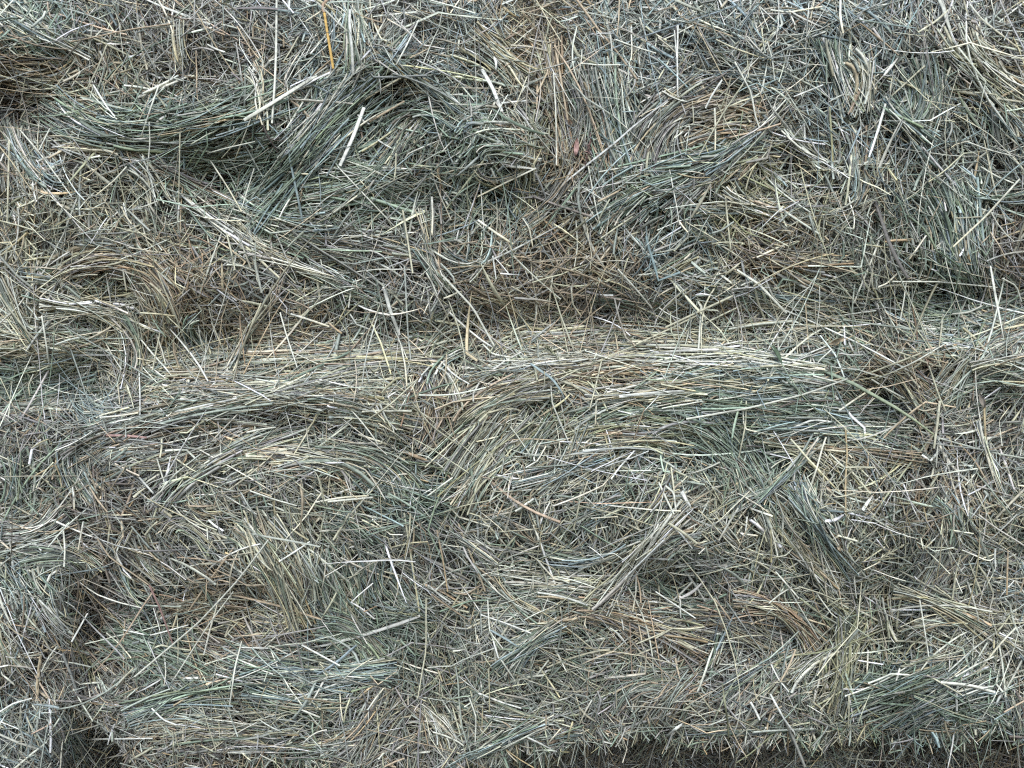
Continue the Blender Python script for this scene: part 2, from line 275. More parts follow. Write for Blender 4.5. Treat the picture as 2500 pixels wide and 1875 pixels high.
 (8,0,1090,100,1090,350,1070,120,70,'P',10),(8,380,560,520,700,640,740,160,80,'D',4),(8,1500,200,1600,140,1750,60,120,50,'P',10),(8,1350,420,1600,420,1780,360,60,40,'P',14),
 (8,900,760,1050,740,1300,700,150,70,'N',6),(8,1700,560,1900,560,2212,680,80,60,'D',4),(8,1750,1300,1900,1180,2100,1180,120,60,'N',8),(8,1200,780,1350,780,1480,760,80,40,'T',8),
 (8,0,200,150,230,300,330,160,70,'G',6),(8,300,770,450,760,600,800,80,40,'P',10),(8,1000,1320,1200,1360,1380,1360,120,60,'N',6),(8,1950,420,2080,330,2212,300,120,50,'N',8),
 (9,640,150,700,250,760,360,110,60,'W',12),(9,870,0,970,220,1130,480,100,100,'P',14),(9,780,230,950,430,1080,570,90,90,'S',10),(9,520,650,760,730,930,910,100,110,'T',12),
 (9,0,840,300,800,720,880,140,140,'K',4),(9,0,700,300,740,700,890,120,110,'N',6),(9,820,1160,1000,980,1340,850,40,40,'W',18),(9,400,1210,650,1040,860,920,40,45,'P',18),
 (9,1140,800,1130,1050,1080,1290,130,130,'O',8),(9,1470,600,1700,660,1960,770,100,90,'S',12),(9,1200,1260,1450,1180,1700,1090,170,120,'G',12),(9,1390,1430,1700,1250,1970,1140,160,150,'P',12),
 (9,1630,650,1700,500,1800,340,230,150,'M',6),(9,2150,150,2060,300,1960,430,40,24,'S',16),(9,2160,1250,2185,1400,2165,1520,50,40,'P',14),(9,250,1450,600,1430,900,1450,90,80,'G',8),
 (9,1050,230,1120,320,1150,400,60,40,'T',8),(9,1900,1330,2050,1380,2160,1500,120,60,'P',8),(9,1380,650,1400,780,1440,880,80,36,'W',14),(9,1700,60,1780,160,1800,300,100,50,'P',8),
 (9,1500,850,1650,800,1850,780,60,40,'S',12),(9,2080,860,2150,920,2212,950,60,36,'W',14),(9,1450,1060,1600,1020,1800,960,60,34,'S',12),(9,300,1060,350,960,420,760,70,26,'P',8),
 (9,600,1280,640,1180,760,1000,120,50,'N',8),(9,0,60,60,20,140,0,120,50,'S',10),(9,1850,120,1900,250,2050,330,180,70,'N',8),(9,1600,1430,1750,1450,2000,1480,120,70,'S',6),
]

# ------------------------------------------------------------------ stems: paths -> little tubes
class Batch:
    """stems as paths (N,R,3) with widths, flatness, roll, twist, colours"""
    def __init__(s, P, wid, flat, roll, twist, col, taper):
        s.P, s.wid, s.flat, s.roll, s.twist, s.col, s.taper = P, wid, flat, roll, twist, col, taper
    def sub(s, i): return Batch(s.P[i], s.wid[i], s.flat[i], s.roll[i], s.twist[i], s.col[i], s.taper[i])
    def __len__(s): return len(s.P)

def tubes(b, K):
    P = b.P; N, R, _ = P.shape
    T = np.gradient(P, axis=1); T /= np.linalg.norm(T, axis=2, keepdims=True) + 1e-12
    v = np.array([0., -1., 0.2]); v /= np.linalg.norm(v)
    B = np.cross(T, v); B /= np.linalg.norm(B, axis=2, keepdims=True) + 1e-9
    Nn = np.cross(B, T)
    t = np.linspace(0, 1, R)
    roll = b.roll[:, None] + b.twist[:, None] * t
    cr, sr = np.cos(roll)[..., None], np.sin(roll)[..., None]
    A1 = B * cr + Nn * sr; A2 = Nn * cr - B * sr
    ph = np.arange(K) * 2 * math.pi / K
    tap = 1 - b.taper[:, None] * np.clip((t - .45) / .55, 0, 1) ** 1.5 - .35 * b.taper[:, None] * np.clip((.2 - t) / .2, 0, 1)
    r = (b.wid[:, None] * .5 * tap)[..., None, None]
    V = P[:, :, None, :] + r * (np.cos(ph)[None, None, :, None] * A1[:, :, None, :] + (np.sin(ph)[None, None, :, None] * b.flat[:, None, None, None]) * A2[:, :, None, :])
    idx = np.arange(N * R * K).reshape(N, R, K)
    nx = np.roll(idx, -1, axis=2)
    F = np.stack([idx[:, :-1], nx[:, :-1], nx[:, 1:], idx[:, 1:]], -1).reshape(-1, 4)
    C = np.repeat(b.col[:, :, None, :], K, axis=2).reshape(-1, 3)
    return V.reshape(-1, 3), F, C

def make_mesh(name, V, F, C, mat, smooth=True):
    me = bpy.data.meshes.new(name)
    me.vertices.add(len(V)); me.vertices.foreach_set("co", np.ascontiguousarray(V, np.float32).ravel())
    n = F.shape[1]
    me.loops.add(F.size); me.loops.foreach_set("vertex_index", F.astype(np.int32).ravel())
    me.polygons.add(len(F)); me.polygons.foreach_set("loop_start", np.arange(0, F.size, n, dtype=np.int32))
    me.polygons.foreach_set("use_smooth", np.full(len(F), smooth))
    if C is not None:
        ca = me.color_attributes.new("hay_colour", 'FLOAT_COLOR', 'POINT')
        ca.data.foreach_set("color", np.concatenate([C, np.ones((len(C), 1))], 1).astype(np.float32).ravel())
    me.materials.append(mat)
    me.update(calc_edges=True)
    return me

def ring_colours(base, R):
    """own colour of each stem along its length: paler and duller stretches, a darker joint now and then"""
    n = len(base); c = np.repeat(base[:, None, :], R, 1)
    c *= np.exp(np.cumsum(rng.normal(0, .06, (n, R, 1)), 1))
    tint = rng.random((n, 1, 1)) < .25
    t = np.linspace(0, 1, R)[None, :, None]
    c *= np.where(tint, 1 + t * np.array([.10, 0., -.18]), 1)
    node = (rng.random((n, R, 1)) < .04) * .35
    return np.clip(c * (1 - node), .015, .88)

def paths(px, py, ang, length, curv, R, off, tilt, bow, kink_p, smooth_follow, cap=None):
    """stem centre lines lying on the relief; angles in photo plane, lengths in survey units"""
    n = len(px)
    s = np.linspace(-.5, .5, R)
    a = ang[:, None] + curv[:, None] * s
    kk = rng.random(n) < kink_p
    kpos = rng.uniform(-.35, .35, n); kang = rng.normal(0, .75, n) * kk
    a = a + kang[:, None] * (s[None] > kpos[:, None])
    a = a + np.cumsum(rng.normal(0, .035, (n, R)), 1)
    ds = length / (R - 1)
    dx = np.cos(a) * ds[:, None]; dy = np.sin(a) * ds[:, None]
    X = np.cumsum(dx, 1); Y = np.cumsum(dy, 1)
    X = X - X[:, R // 2:R // 2 + 1] + px[:, None]; Y = Y - Y[:, R // 2:R // 2 + 1] + py[:, None]
    Yc = Y if cap is None else np.minimum(Y, cap(X) - 24)
    h = look(H, X, Yc)
    hs = look(HS, X, Yc)
    lin = h[:, :1] * (.5 - s) + h[:, -1:] * (.5 + s)
    lin = np.maximum(lin, hs)
    sf = smooth_follow[:, None]
    h = h * (1 - sf) + lin * sf
    h = h + off[:, None] + tilt[:, None] * s + bow[:, None] * (.25 - s ** 2) * 4
    return place(X, Y, h), X, Y

MM = 0.001
groups = {}                     # bale index -> list of batches of loose stems, per K
def lognorm(mean, sig, n): return mean * np.exp(rng.normal(0, sig, n) - sig * sig / 2)

# nearest lock direction to lean the loose hay on
def q_spine(L):
    r, x0, y0, xm, ym, x1, y1, w, n, pal, lift = L
    ox, oy = RO[r]
    p0 = np.array([ox + .36 * x0, oy + .36 * y0]); pm = np.array([ox + .36 * xm, oy + .36 * ym]); p1 = np.array([ox + .36 * x1, oy + .36 * y1])
    return p0, 2 * pm - .5 * (p0 + p1), p1
GA = np.zeros(GX.shape, complex)
for L in LOCKS:
    p0, c, p1 = q_spine(L)
    for t in np.linspace(.05, .95, 7):
        p = (1 - t) ** 2 * p0 + 2 * t * (1 - t) * c + t * t * p1
        d = 2 * (1 - t) * (c - p0) + 2 * t * (p1 - c)
        th = math.atan2(d[1], d[0])
        wgt = np.exp(-((GX - p[0]) ** 2 + (GY - p[1]) ** 2) / (2 * (L[7] * .36 * .55 + 8) ** 2))
        GA += wgt * np.exp(2j * th)
GMAG = np.clip(np.abs(GA), 0, 1)
GDIR_c, GDIR_s = GA.real / (np.abs(GA) + 1e-6), GA.imag / (np.abs(GA) + 1e-6)
NA_c, NA_s = np.cos(2 * ANG), np.sin(2 * ANG)

def grain(px, py):
    m = look(GMAG, px, py)
    c = m * look(GDIR_c, px, py) + (1 - m) * .8 * look(NA_c, px, py)
    s = m * look(GDIR_s, px, py) + (1 - m) * .8 * look(NA_s, px, py)
    return .5 * np.arctan2(s, c), m

def loose(n, area, mean_len, sig, wid, wsig, R, off, tilt_sd, bow_sd, spread, free, kink, follow, curv=.3, pale_boost=0.):
    x0, x1, y0, y1 = area
    px = rng.uniform(x0, x1, n); py = rng.uniform(y0, y1, n)
    th, m = grain(px, py)
    ang = th + rng.normal(0, spread, n)
    fr = rng.random(n) < free
    ang = np.where(fr, rng.uniform(0, math.pi, n), ang)
    ang = ang + math.pi * (rng.random(n) < .5)
    ln = np.clip(lognorm(mean_len, sig, n), 10, 420)
    P, X, Y = paths(px, py, ang, ln, rng.normal(0, curv, n), R, off(n), rng.normal(0, tilt_sd, n), np.abs(rng.normal(0, bow_sd, n)), kink, np.full(n, follow))
    w = np.clip(lognorm(wid, wsig, n), .45, 3.0) * MM
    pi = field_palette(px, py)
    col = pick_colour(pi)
    if pale_boost:
        b = rng.random(n) < pale_boost
        col[b] = pick_colour(np.full(b.sum(), PK.index('W')))
    blade = rng.random(n) < .45
    w = w * np.where(blade, 1.25, .9)
    flat = np.where(blade, rng.uniform(.10, .25, n), rng.uniform(.6, 1., n))
    roll = np.where(blade, rng.normal(0, .6, n), rng.uniform(0, 3, n))
    tw = np.where(blade, rng.normal(0, .9, n), 0)
    tap = np.where(blade, rng.uniform(.4, .95, n), rng.uniform(0, .35, n) * (rng.random(n) < .5))
    return Batch(P, w, flat, roll, tw, ring_colours(col, R), tap), px, py, ln * w

def add(b, px, py, K):
    bi = bale_index(px, py)
    for k in range(11):
        i = np.flatnonzero(bi == k)
        if len(i): groups.setdefault(k, []).append((K, b.sub(i)))

FRAME = (-60, W + 60, -60, Hh + 60)
WIDE = (X0 + 40, X1 - 40, Y0 + 40, Y1 - 40)
def outside(b, px, py):
    return np.flatnonzero((px < -60) | (px > W + 60) | (py < -60) | (py > Hh + 60))
# deep hay
b, px, py, _ = loose(18000, FRAME, 95, .5, 1.7, .4, 4, lambda n: -.008 - .026 * rng.random(n) ** .9, .008, .001, .45, .45, .1, .2)
add(b, px, py, 3)
# hay of the face
b, px, py, _ = loose(26000, FRAME, 100, .55, 1.5, .45, 5, lambda n: -.015 + .019 * rng.random(n), .008, .0015, .55, .48, .3, .3)
add(b, px, py, 3)
# chaff: short broken bits
b, px, py, _ = loose(9000, FRAME, 26, .45, 1.2, .45, 3, lambda n: -.004 + .010 * rng.random(n), .005, .0005, .7, .6, .1, .1)
add(b, px, py, 3)
# what runs on beyond the picture
b, px, py, _ = loose(26000, WIDE, 95, .5, 1.9, .4, 4, lambda n: -.018 + .022 * rng.random(n), .007, .001, .45, .45, .1, .2)
i = outside(b, px, py); add(b.sub(i), px[i], py[i], 3)
# fine wisps over the face
b, px, py, _ = loose(5000, FRAME, 120, .6, .85, .3, 6, lambda n: .000 + .010 * rng.random(n) ** 1.6, .010, .004, .6, .65, .25, .6)
add(b, px, py, 3)
# fringe hanging over the gap at the foot of the lower bales, and over the ledge
for cnt_, fy, dy, wd_ in ((1100, y_base, 8, 1.4), (900, y_ledge, 30, 1.5)):
    px = rng.uniform(-60, W + 60, cnt_); py = fy(px) + rng.normal(-10 if fy is y_base else 0, dy, cnt_)
    ang = rng.normal(math.pi / 2, .75, cnt_)
    ln = np.clip(lognorm(48 if fy is y_base else 70, .5, cnt_), 15, 220)
    P, _, _ = paths(px, py, ang, ln, rng.normal(0, .3, cnt_), 5, rng.uniform(-.004, .004, cnt_), rng.normal(0, .004, cnt_), np.zeros(cnt_), .2, np.full(cnt_, .3 if fy is y_base else .85), cap=fy if fy is y_base else None)
    bt = Batch(P, np.clip(lognorm(wd_, .4, cnt_), .5, 4) * MM, rng.uniform(.2, .9, cnt_), rng.normal(0, .6, cnt_), rng.normal(0, .4, cnt_),
               ring_colours(pick_colour(field_palette(px, py - 50)), 5), rng.uniform(0, .6, cnt_))
    add(bt, px, np.minimum(py, fy(px) - 2), 3)
# longer stems lying over the face: candidates for single parts
# broken straight pieces, broad and pale
b, px, py, _ = loose(6000, FRAME, 66, .45, 1.65, .35, 4, lambda n: -.003 + .009 * rng.random(n), .008, .0005, .5, .5, .08, .5, curv=.12, pale_boost=.12)
add(b, px, py, 4)
big, bpx, bpy_, bsize = loose(3000, FRAME, 112, .55, 1.5, .32, 7, lambda n: .001 + .010 * rng.random(n) ** 1.5, .009, .003, .55, .6, .4, .7, curv=.3, pale_boost=.3)
bbi = bale_index(bpx, bpy_)

# combed locks
lock_batches = []
for L in LOCKS:
    r, x0, y0, xm, ym, x1, y1, w, n, pal, lift = L
    p0, c, p1 = q_spine(L)
    w = w * .36
    n = max(6, int(n * (.5 if w < 20 else .8 if w < 30 else 1.0)))
    ts = np.linspace(0, 1, 40)[:, None]
    sp_ = (1 - ts) ** 2 * p0 + 2 * ts * (1 - ts) * c + ts * ts * p1
    LL = np.linalg.norm(np.diff(sp_, axis=0), axis=1).sum()
    ln = np.clip(lognorm(min(115, LL * .75), .45, n), 18, LL * 1.15)
    span = ln / LL
    t0 = rng.uniform(-.06, 1.06, n) - span / 2
    t0 = np.clip(t0, -.10, np.maximum(1.10 - span, -.10))
    R = 6
    t = t0[:, None] + span[:, None] * np.linspace(0, 1, R)[None]
    q = t[..., None]
    S = (1 - q) ** 2 * p0 + 2 * q * (1 - q) * c + q * q * p1
    d = 2 * (1 - q) * (c - p0) + 2 * q * (p1 - c)
    d /= np.linalg.norm(d, axis=2, keepdims=True)
    nrm = np.stack([-d[..., 1], d[..., 0]], -1)
    lat = np.clip(rng.normal(0, .32, n), -1., 1.)
    fan = 1 + .25 * (np.abs(t - .5) * 2) ** 2
    skew = rng.normal(0, .14, n) + rng.normal(0, .45, n) * (rng.random(n) < .12)
    latd = lat[:, None] * w * fan + skew[:, None] * ln[:, None] * (np.linspace(0, 1, R) - .5) \
        + np.cumsum(rng.normal(0, .8, (n, R)), 1)
    XY = S + nrm * latd[..., None]
    lay = rng.random(n) ** .8
    dome = np.clip(1 - lat ** 2, 0, 1)
    off = -.003 + (lift * MM) * dome * lay + .005 * lay
    h = look(H, XY[..., 0], XY[..., 1]) * .4 + look(HS, XY[..., 0], XY[..., 1]) * .6
    h = h + off[:, None] + (rng.normal(0, .0035, n))[:, None] * (np.linspace(-.5, .5, R))
    P = place(XY[..., 0], XY[..., 1], h)
    wd = np.clip(lognorm(1.65 if pal in 'WST' else 1.5, .40, n), .5, 4) * MM
    blade = rng.random(n) < .4
    flat = np.where(blade, rng.uniform(.12, .3, n), rng.uniform(.6, 1., n))
    tap = np.where(blade, rng.uniform(.3, .9, n), rng.uniform(0, .3, n) * (rng.random(n) < .5))
    col = pick_colour(np.full(n, PK.index(pal)))
    bt = Batch(P, wd, flat, rng.normal(0, .5, n), np.where(blade, rng.normal(0, .7, n), 0), ring_colours(col, R), tap)
    mid = (1 - .5) ** 2 * p0 + .5 * c + .25 * p1
    lock_batches.append((int(bale_index(mid[0], mid[1])), bt, pal))

# ------------------------------------------------------------------ materials
def hay_material(name):
    m = bpy.data.materials.new(name); m.use_nodes = True
    nt = m.node_tree; N = nt.nodes; Lk = nt.links
    pr = N["Principled BSDF"]; out = N["Material Output"]
    at = N.new("ShaderNodeAttribute"); at.attribute_name = "hay_colour"
    tc = N.new("ShaderNodeNewGeometry")
    n1 = N.new("ShaderNodeTexNoise"); n1.inputs["Scale"].default_value = 260; n1.inputs["Detail"].default_value = 3
    Lk.new(tc.outputs["Position"], n1.inputs["Vector"])
    mr = N.new("ShaderNodeMapRange"); mr.inputs[1].default_value = .3; mr.inputs[2].default_value = .7
    mr.inputs[3].default_value = .72; mr.inputs[4].default_value = 1.18
    Lk.new(n1.outputs["Fac"], mr.inputs[0])
    mx = N.new("ShaderNodeMix"); mx.data_type = 'RGBA'; mx.blend_type = 'MULTIPLY'; mx.inputs[0].default_value = 1
    Lk.new(at.outputs["Color"], mx.inputs[6]); Lk.new(mr.outputs[0], mx.inputs[7])
    Lk.new(mx.outputs[2], pr.inputs["Base Color"])
    pr.inputs["Roughness"].default_value = .62
    pr.inputs["Specular IOR Level"].default_value = .28
    tr = N.new("ShaderNodeBsdfTranslucent"); Lk.new(mx.outputs[2], tr.inputs["Color"])
    ms = N.new("ShaderNodeMixShader"); ms.inputs[0].default_value = .06
    Lk.new(pr.outputs[0], ms.inputs[1]); Lk.new(tr.outputs[0], ms.inputs[2]); Lk.new(ms.outputs[0], out.inputs[0])
    return m
HAY = hay_material("dry_hay")

def core_material():
    m = bpy.data.materials.new("packed_hay"); m.use_nodes = True
    nt = m.node_tree; N = nt.nodes; Lk = nt.links; pr = N["Principled BSDF"]
    g = N.new("ShaderNodeNewGeometry")
    mp = N.new("ShaderNodeMapping"); mp.inputs["Scale"].default_value = (60, 60, 260)
    Lk.new(g.outputs["Position"], mp.inputs["Vector"])
    n1 = N.new("ShaderNodeTexNoise"); n1.inputs["Scale"].default_value = 2.0; n1.inputs["Detail"].default_value = 6; n1.inputs["Distortion"].default_value = 1.5
    Lk.new(mp.outputs[0], n1.inputs["Vector"])
    cr = N.new("ShaderNodeValToRGB")
    cr.color_ramp.elements[0].position = .3; cr.color_ramp.elements[0].color = (.09, .088, .075, 1)
    cr.color_ramp.elements[1].position = .7; cr.color_ramp.elements[1].color = (.27, .265, .225, 1)
    Lk.new(n1.outputs["Fac"], cr.inputs[0]); Lk.new(cr.outputs[0], pr.inputs["Base Color"])
    pr.inputs["Roughness"].default_value = .9
    bm = N.new("ShaderNodeBump"); bm.inputs["Strength"].default_value = .8; bm.inputs["Distance"].default_value = .006
    Lk.new(n1.outputs["Fac"], bm.inputs["Height"]); Lk.new(bm.outputs[0], pr.inputs["Normal"])
    return m
CORE = core_material()

# ------------------------------------------------------------------ the bales
C = scene.collection
def link(o, parent=None):
    C.objects.link(o); o.parent = parent
    return o

BALES = [
 ("hay bale showing as a dark narrow strip along the upper left border", None),
 ("broad upper hay bale with a dark green swirl and straw-coloured bulges below it", None),
 ("upper hay bale of bluish grey hay with a tan arched tuft", None),
 ("hay bale cut off by the right border, above the horizontal ledge", None),
 ("lower hay bale cut off by the left border, with dark green layers on top", None),
 ("lower hay bale with long tan layers slanting upward across its shoulder", None),
 ("lower hay bale with an orange streak along its bright top shoulder", None),
 ("lower hay bale at the right border with a green patch near its base", None),
 ("hay bale at the very bottom left corner, pale bluish loose hay", None),
 ("shaded hay bale under the bale with slanting tan layers", None),
 ("dark brown hay bale in the shadow along the bottom right edge", None)]
DEPTH = .36
idx_map = bale_index(GX, GY)
def core_mesh(k):
    """closed body: front follows the relief a little below the loose hay, back is flat"""
    m = idx_map == k
    ny, nx = m.shape
    cell = m[:-1, :-1]
    vid = -np.ones((ny, nx), int)
    need = np.zeros((ny, nx), bool)
    ys, xs = np.nonzero(cell)
    for dy in (0, 1):
        for dx in (0, 1): need[ys + dy, xs + dx] = True
    vy, vx = np.nonzero(need); n = len(vy)
    vid[vy, vx] = np.arange(n)
    gxs, gys = GX[vy, vx], GY[vy, vx]
    F = place(gxs, gys, HS[vy, vx] - .020)
    Bk = F.copy(); Bk[:, 1] = DEPTH
    V = np.concatenate([F, Bk])
    q = np.stack([vid[ys, xs], vid[ys + 1, xs], vid[ys + 1, xs + 1], vid[ys, xs + 1]], -1)
    faces = [q, q[:, ::-1] + n]
    ed = {}
    for a, bq in ((0, 1), (1, 2), (2, 3), (3, 0)):
        for u, v in zip(q[:, a].tolist(), q[:, bq].tolist()):
            if (v, u) in ed: del ed[(v, u)]
            else: ed[(u, v)] = 1
    side = np.array([(v, u, u + n, v + n) for u, v in ed])
    faces.append(side)
    return V, np.concatenate(faces)

roots = {}
origin = {}
for k, (label, _) in enumerate(BALES):
    V, F = core_mesh(k)
    org = np.array([(V[:, 0].min() + V[:, 0].max()) / 2, DEPTH / 2, V[:, 2].min()])
    e_ = bpy.data.objects.new("hay_bale", None); e_.empty_display_size = .05
    e_.location = org; link(e_)
    e_["label"] = label; e_["category"] = "hay bale"; e_["group"] = "stacked hay bales"
    roots[k] = e_; origin[k] = org
    o = bpy.data.objects.new("core", make_mesh("core", V - org, F, None, CORE)); link(o, e_)
    # loose hay of this bale: uncountable
    Vs, Fs, Cs = [], [], []; base = 0
    for K, b in groups.get(k, []):
        v, f, c = tubes(b, K)
        Vs.append(v); Fs.append(f + base); Cs.append(c); base += len(v)
    # stems too slight to pick out stay in the mass; the largest are parts of their own
    ii = np.flatnonzero(bbi == k)
    ii = ii[np.argsort(-bsize[ii])]
    keep, rest = ii[:200], ii[200:]
    if len(rest):
        v, f, c = tubes(big.sub(rest), 4); Vs.append(v); Fs.append(f + base); Cs.append(c); base += len(v)
    o = bpy.data.objects.new("loose_hay", make_mesh("loose_hay", np.concatenate(Vs) - org, np.concatenate(Fs), np.concatenate(Cs), HAY))
    o["kind"] = "stuff"; link(o, e_)
    for j in keep:
        v, f, c = tubes(big.sub(np.array([j])), 5)
        link(bpy.data.objects.new("hay_stem", make_mesh("hay_stem", v - org, f, c, HAY)), e_)
for k, b, pal in lock_batches:
    v, f, c = tubes(b, 3)
    link(bpy.data.objects.new("hay_lock", make_mesh("hay_lock", v - origin[k], f, c, HAY)), roots[k])

# ------------------------------------------------------------------ single stalks that stand out, each traced and laid on the hay
def smooth_line(pts, R):
    p = np.array(pts, float)
    d = np.r_[0, np.cumsum(np.linalg.norm(np.diff(p, axis=0), axis=1))]
    t = np.linspace(0, d[-1], R * 4)
    q = np.stack([np.interp(t, d, p[:, 0]), np.interp(t, d, p[:, 1])], 1)
    if len(p) > 2:
        for _ in range(4):
            q[1:-1] = .5 * q[1:-1] + .25 * (q[:-2] + q[2:])
    return q[np.linspace(0, len(q) - 1, R).round().astype(int)]

def stalk_batch(sheet, pts, wz, colour, proud=9., R=12, flat=None, taper=0.):
    ox, oy = RO[sheet]
    q = smooth_line([(ox + .36 * x, oy + .36 * y) for x, y in pts], R)
    hs = np.maximum(look(HS, q[:, 0], q[:, 1]), look(H, q[:, 0], q[:, 1]))
    s_ = np.linspace(0, 1, R)
    lin = hs[0] * (1 - s_) + hs[-1] * s_
    ex = np.max(hs - lin)
    h = lin + max(ex, 0) * 4 * s_ * (1 - s_) * .9
    h = np.maximum(h, hs) + proud * MM + rng.normal(0, 1.0) * MM * (s_ - .5)
    P = place(q[:, 0], q[:, 1], h)[None]
    w = wz * .36 / W                       # width measured on the survey sheet
    c = ring_colours(np.array([COL[colour]]), R)
    fl = flat if flat is not None else rng.uniform(.35, .8)
    return Batch(P, np.array([w]), np.array([fl]), np.array([rng.normal(0, .25)]), np.array([rng.normal(0, .3)]), c, np.array([taper])), q[R // 2]

NAMED = [
 (1, [(1660,0),(1657,300),(1650,480),(1632,740)], 13, 'pale', 10, 'straw_stalk', 'long thin pale stalk hanging straight down from the top edge, beside the yellow stalk'),
 (1, [(1738,-20),(1733,85)], 13, 'white', 10, 'straw_stalk', 'short white stub at the top edge between the pale hanging stalk and the yellow one'),
 (1, [(55,840),(50,1080),(43,1340)], 13, 'straw', 10, 'straw_stalk', 'straight tan stalk standing upright beside the left border, upper half'),
 (1, [(2185,645),(2115,830),(2040,995)], 22, 'white', 11, 'flat_straw', 'broad flat white straw leaning below the yellow stalk'),
 (1, [(1465,722),(1680,590),(1900,452)], 20, 'pale', 15, 'flat_straw', 'wide pale straw slanting upward beside the green swirl, under the pale hanging stalk'),
 (1, [(1080,790),(1076,1000),(1072,1225)], 9, 'straw', 11, 'straw_stalk', 'thin upright stalk crossing the dark green swirl'),
 (2, [(925,415),(990,530),(1045,668)], 22, 'white', 12, 'flat_straw', 'broad white straw tilted in the middle of the upper bales, near the vertical joint'),
 (2, [(250,730),(350,672),(460,608)], 14, 'tan', 11, 'straw_stalk', 'short orange-tan stalk slanting beside the broad flat white straw'),
 (2, [(900,1320),(1005,1395),(1112,1465)], 15, 'pale', 12, 'straw_stalk', 'short pale straw slanting down above the nest-like curl of hay'),
 (2, [(1362,270),(1395,450),(1440,720)], 13, 'tan', 10, 'straw_stalk', 'tan stalk running down the joint between the two upper bales'),
 (3, [(475,370),(575,555),(600,700),(628,780)], 12, 'pale', 12, 'straw_stalk', 'long bent pale stalk crossing the edge of the tan arched tuft'),
 (3, [(1380,622),(1340,765),(1283,942)], 14, 'white', 12, 'flat_straw', 'pale flat straw leaning left in the blue-grey hay at upper right'),
 (3, [(2185,1075),(1980,1300),(1785,1482)], 12, 'pale', 13, 'straw_stalk', 'long pale stalk slanting over the green vertical hay near the right border'),
 (4, [(1745,410),(1860,445),(1975,485)], 13, 'white', 11, 'straw_stalk', 'white straw lying almost level just above the ledge shadow, left half'),
 (4, [(640,1138),(760,1140),(880,1152)], 15, 'plum', 9, 'straw_stalk', 'dull red stalk lying flat under the slanting tan layers'),
 (5, [(335,245),(375,390),(430,535)], 20, 'white', 13, 'flat_straw', 'broad whitish straw tilted against the shaded hay above the ledge'),
 (5, [(690,180),(870,370),(1000,602)], 13, 'pale', 14, 'straw_stalk', 'long pale stalk running down to the ledge near the middle of the picture'),
 (5, [(1215,705),(1350,800),(1400,870),(1435,952)], 15, 'blue', 13, 'grass_blade', 'curved blue-green grass blade drooping over the orange streak'),
 (5, [(1530,1230),(1600,1228),(1670,1224)], 18, 'white', 13, 'flat_straw', 'short stubby white straw lying level below the green layers'),
 (5, [(1750,905),(1950,885),(2140,872)], 20, 'white', 14, 'flat_straw', 'long broad white straw lying level among the green layers under the shoulder'),
 (6, [(490,145),(620,230),(785,405)], 14, 'pale', 14, 'flat_straw', 'pale flat straw sloping down to the right into the ledge shadow'),
 (6, [(185,1040),(560,975),(900,890),(1150,800)], 12, 'pale', 15, 'straw_stalk', 'very long thin pale stalk rising across the green layers at right'),
 (6, [(2010,120),(2040,300),(2090,560)], 14, 'pale', 14, 'grass_blade', 'pale curved blade crossing the ledge close to the right border'),
 (6, [(465,300),(250,400),(60,490)], 14, 'straw', 14, 'straw_stalk', 'straw-coloured stalk rising from the ledge to a bent tip'),
 (6, [(1705,930),(1690,1070),(1670,1215)], 14, 'straw', 12, 'straw_stalk', 'upright straw-coloured stalk at the joint left of the right-hand bale'),
 (7, [(895,560),(960,700),(1035,910)], 15, 'plum', 12, 'straw_stalk', 'dull reddish stalk leaning over the hollow of the lower left bale'),
 (7, [(810,1110),(1200,780),(1430,530),(1610,290)], 12, 'pale', 16, 'straw_stalk', 'longest pale stalk slanting across the lower left bale'),
 (7, [(235,650),(330,745),(430,845)], 10, 'white', 12, 'straw_stalk', 'thin white stalk on the bright patch at the left border'),
 (7, [(545,1485),(730,1484),(915,1480)], 8, 'white', 12, 'straw_stalk', 'thin pale stalk lying level near the bottom left'),
 (8, [(590,640),(590,950),(540,1240)], 9, 'straw', 14, 'straw_stalk', 'long thin upright stalk below the middle of the picture'),
 (8, [(2045,190),(2130,245),(2215,312)], 17, 'straw', 14, 'straw_stalk', 'short thick straw beside the bright white-straw tuft, slanting down to the right'),
 (8, [(975,830),(1070,885),(1165,945)], 13, 'blue', 13, 'grass_blade', 'flat pale green blade slanting down below the fan of tan layers'),
 (9, [(0,1530),(100,1440),(160,1395)], 18, 'white', 14, 'flat_straw', 'broad white straw slanting above the dark bottom gap'),
 (9, [(690,1215),(780,1380),(842,1455),(838,1660)], 13, 'white', 16, 'straw_stalk', 'white stalk bent downward at a knee over the dark bottom gap'),
 (9, [(400,1150),(435,1400),(440,1535)], 11, 'olive', 16, 'straw_stalk', 'yellow-green upright stalk hanging over the dark bottom gap'),
 (9, [(570,1262),(600,1315),(626,1370)], 14, 'white', 13, 'flat_straw', 'short white straw to the left of the bent white stalk'),
]
def solo(name, b, label, cat, K=6):
    v, f, c = tubes(b, K)
    org = v[v[:, 2].argmin()].copy()
    o = bpy.data.objects.new(name, make_mesh(name, v - org, f, c, HAY)); link(o); o.location = org
    o["label"] = label; o["category"] = cat; o["group"] = "single stalks lying on the hay"
    return o
for sheet, pts, wz, colr, proud, nm, lab in NAMED:
    b, _ = stalk_batch(sheet, pts, wz * 1.0, colr, proud, flat=.22 if nm != 'straw_stalk' else None, taper=.9 if nm == 'grass_blade' else .1)
    solo(nm, b, lab, {'straw_stalk': 'stalk', 'flat_straw': 'straw', 'grass_blade': 'grass blade'}[nm])

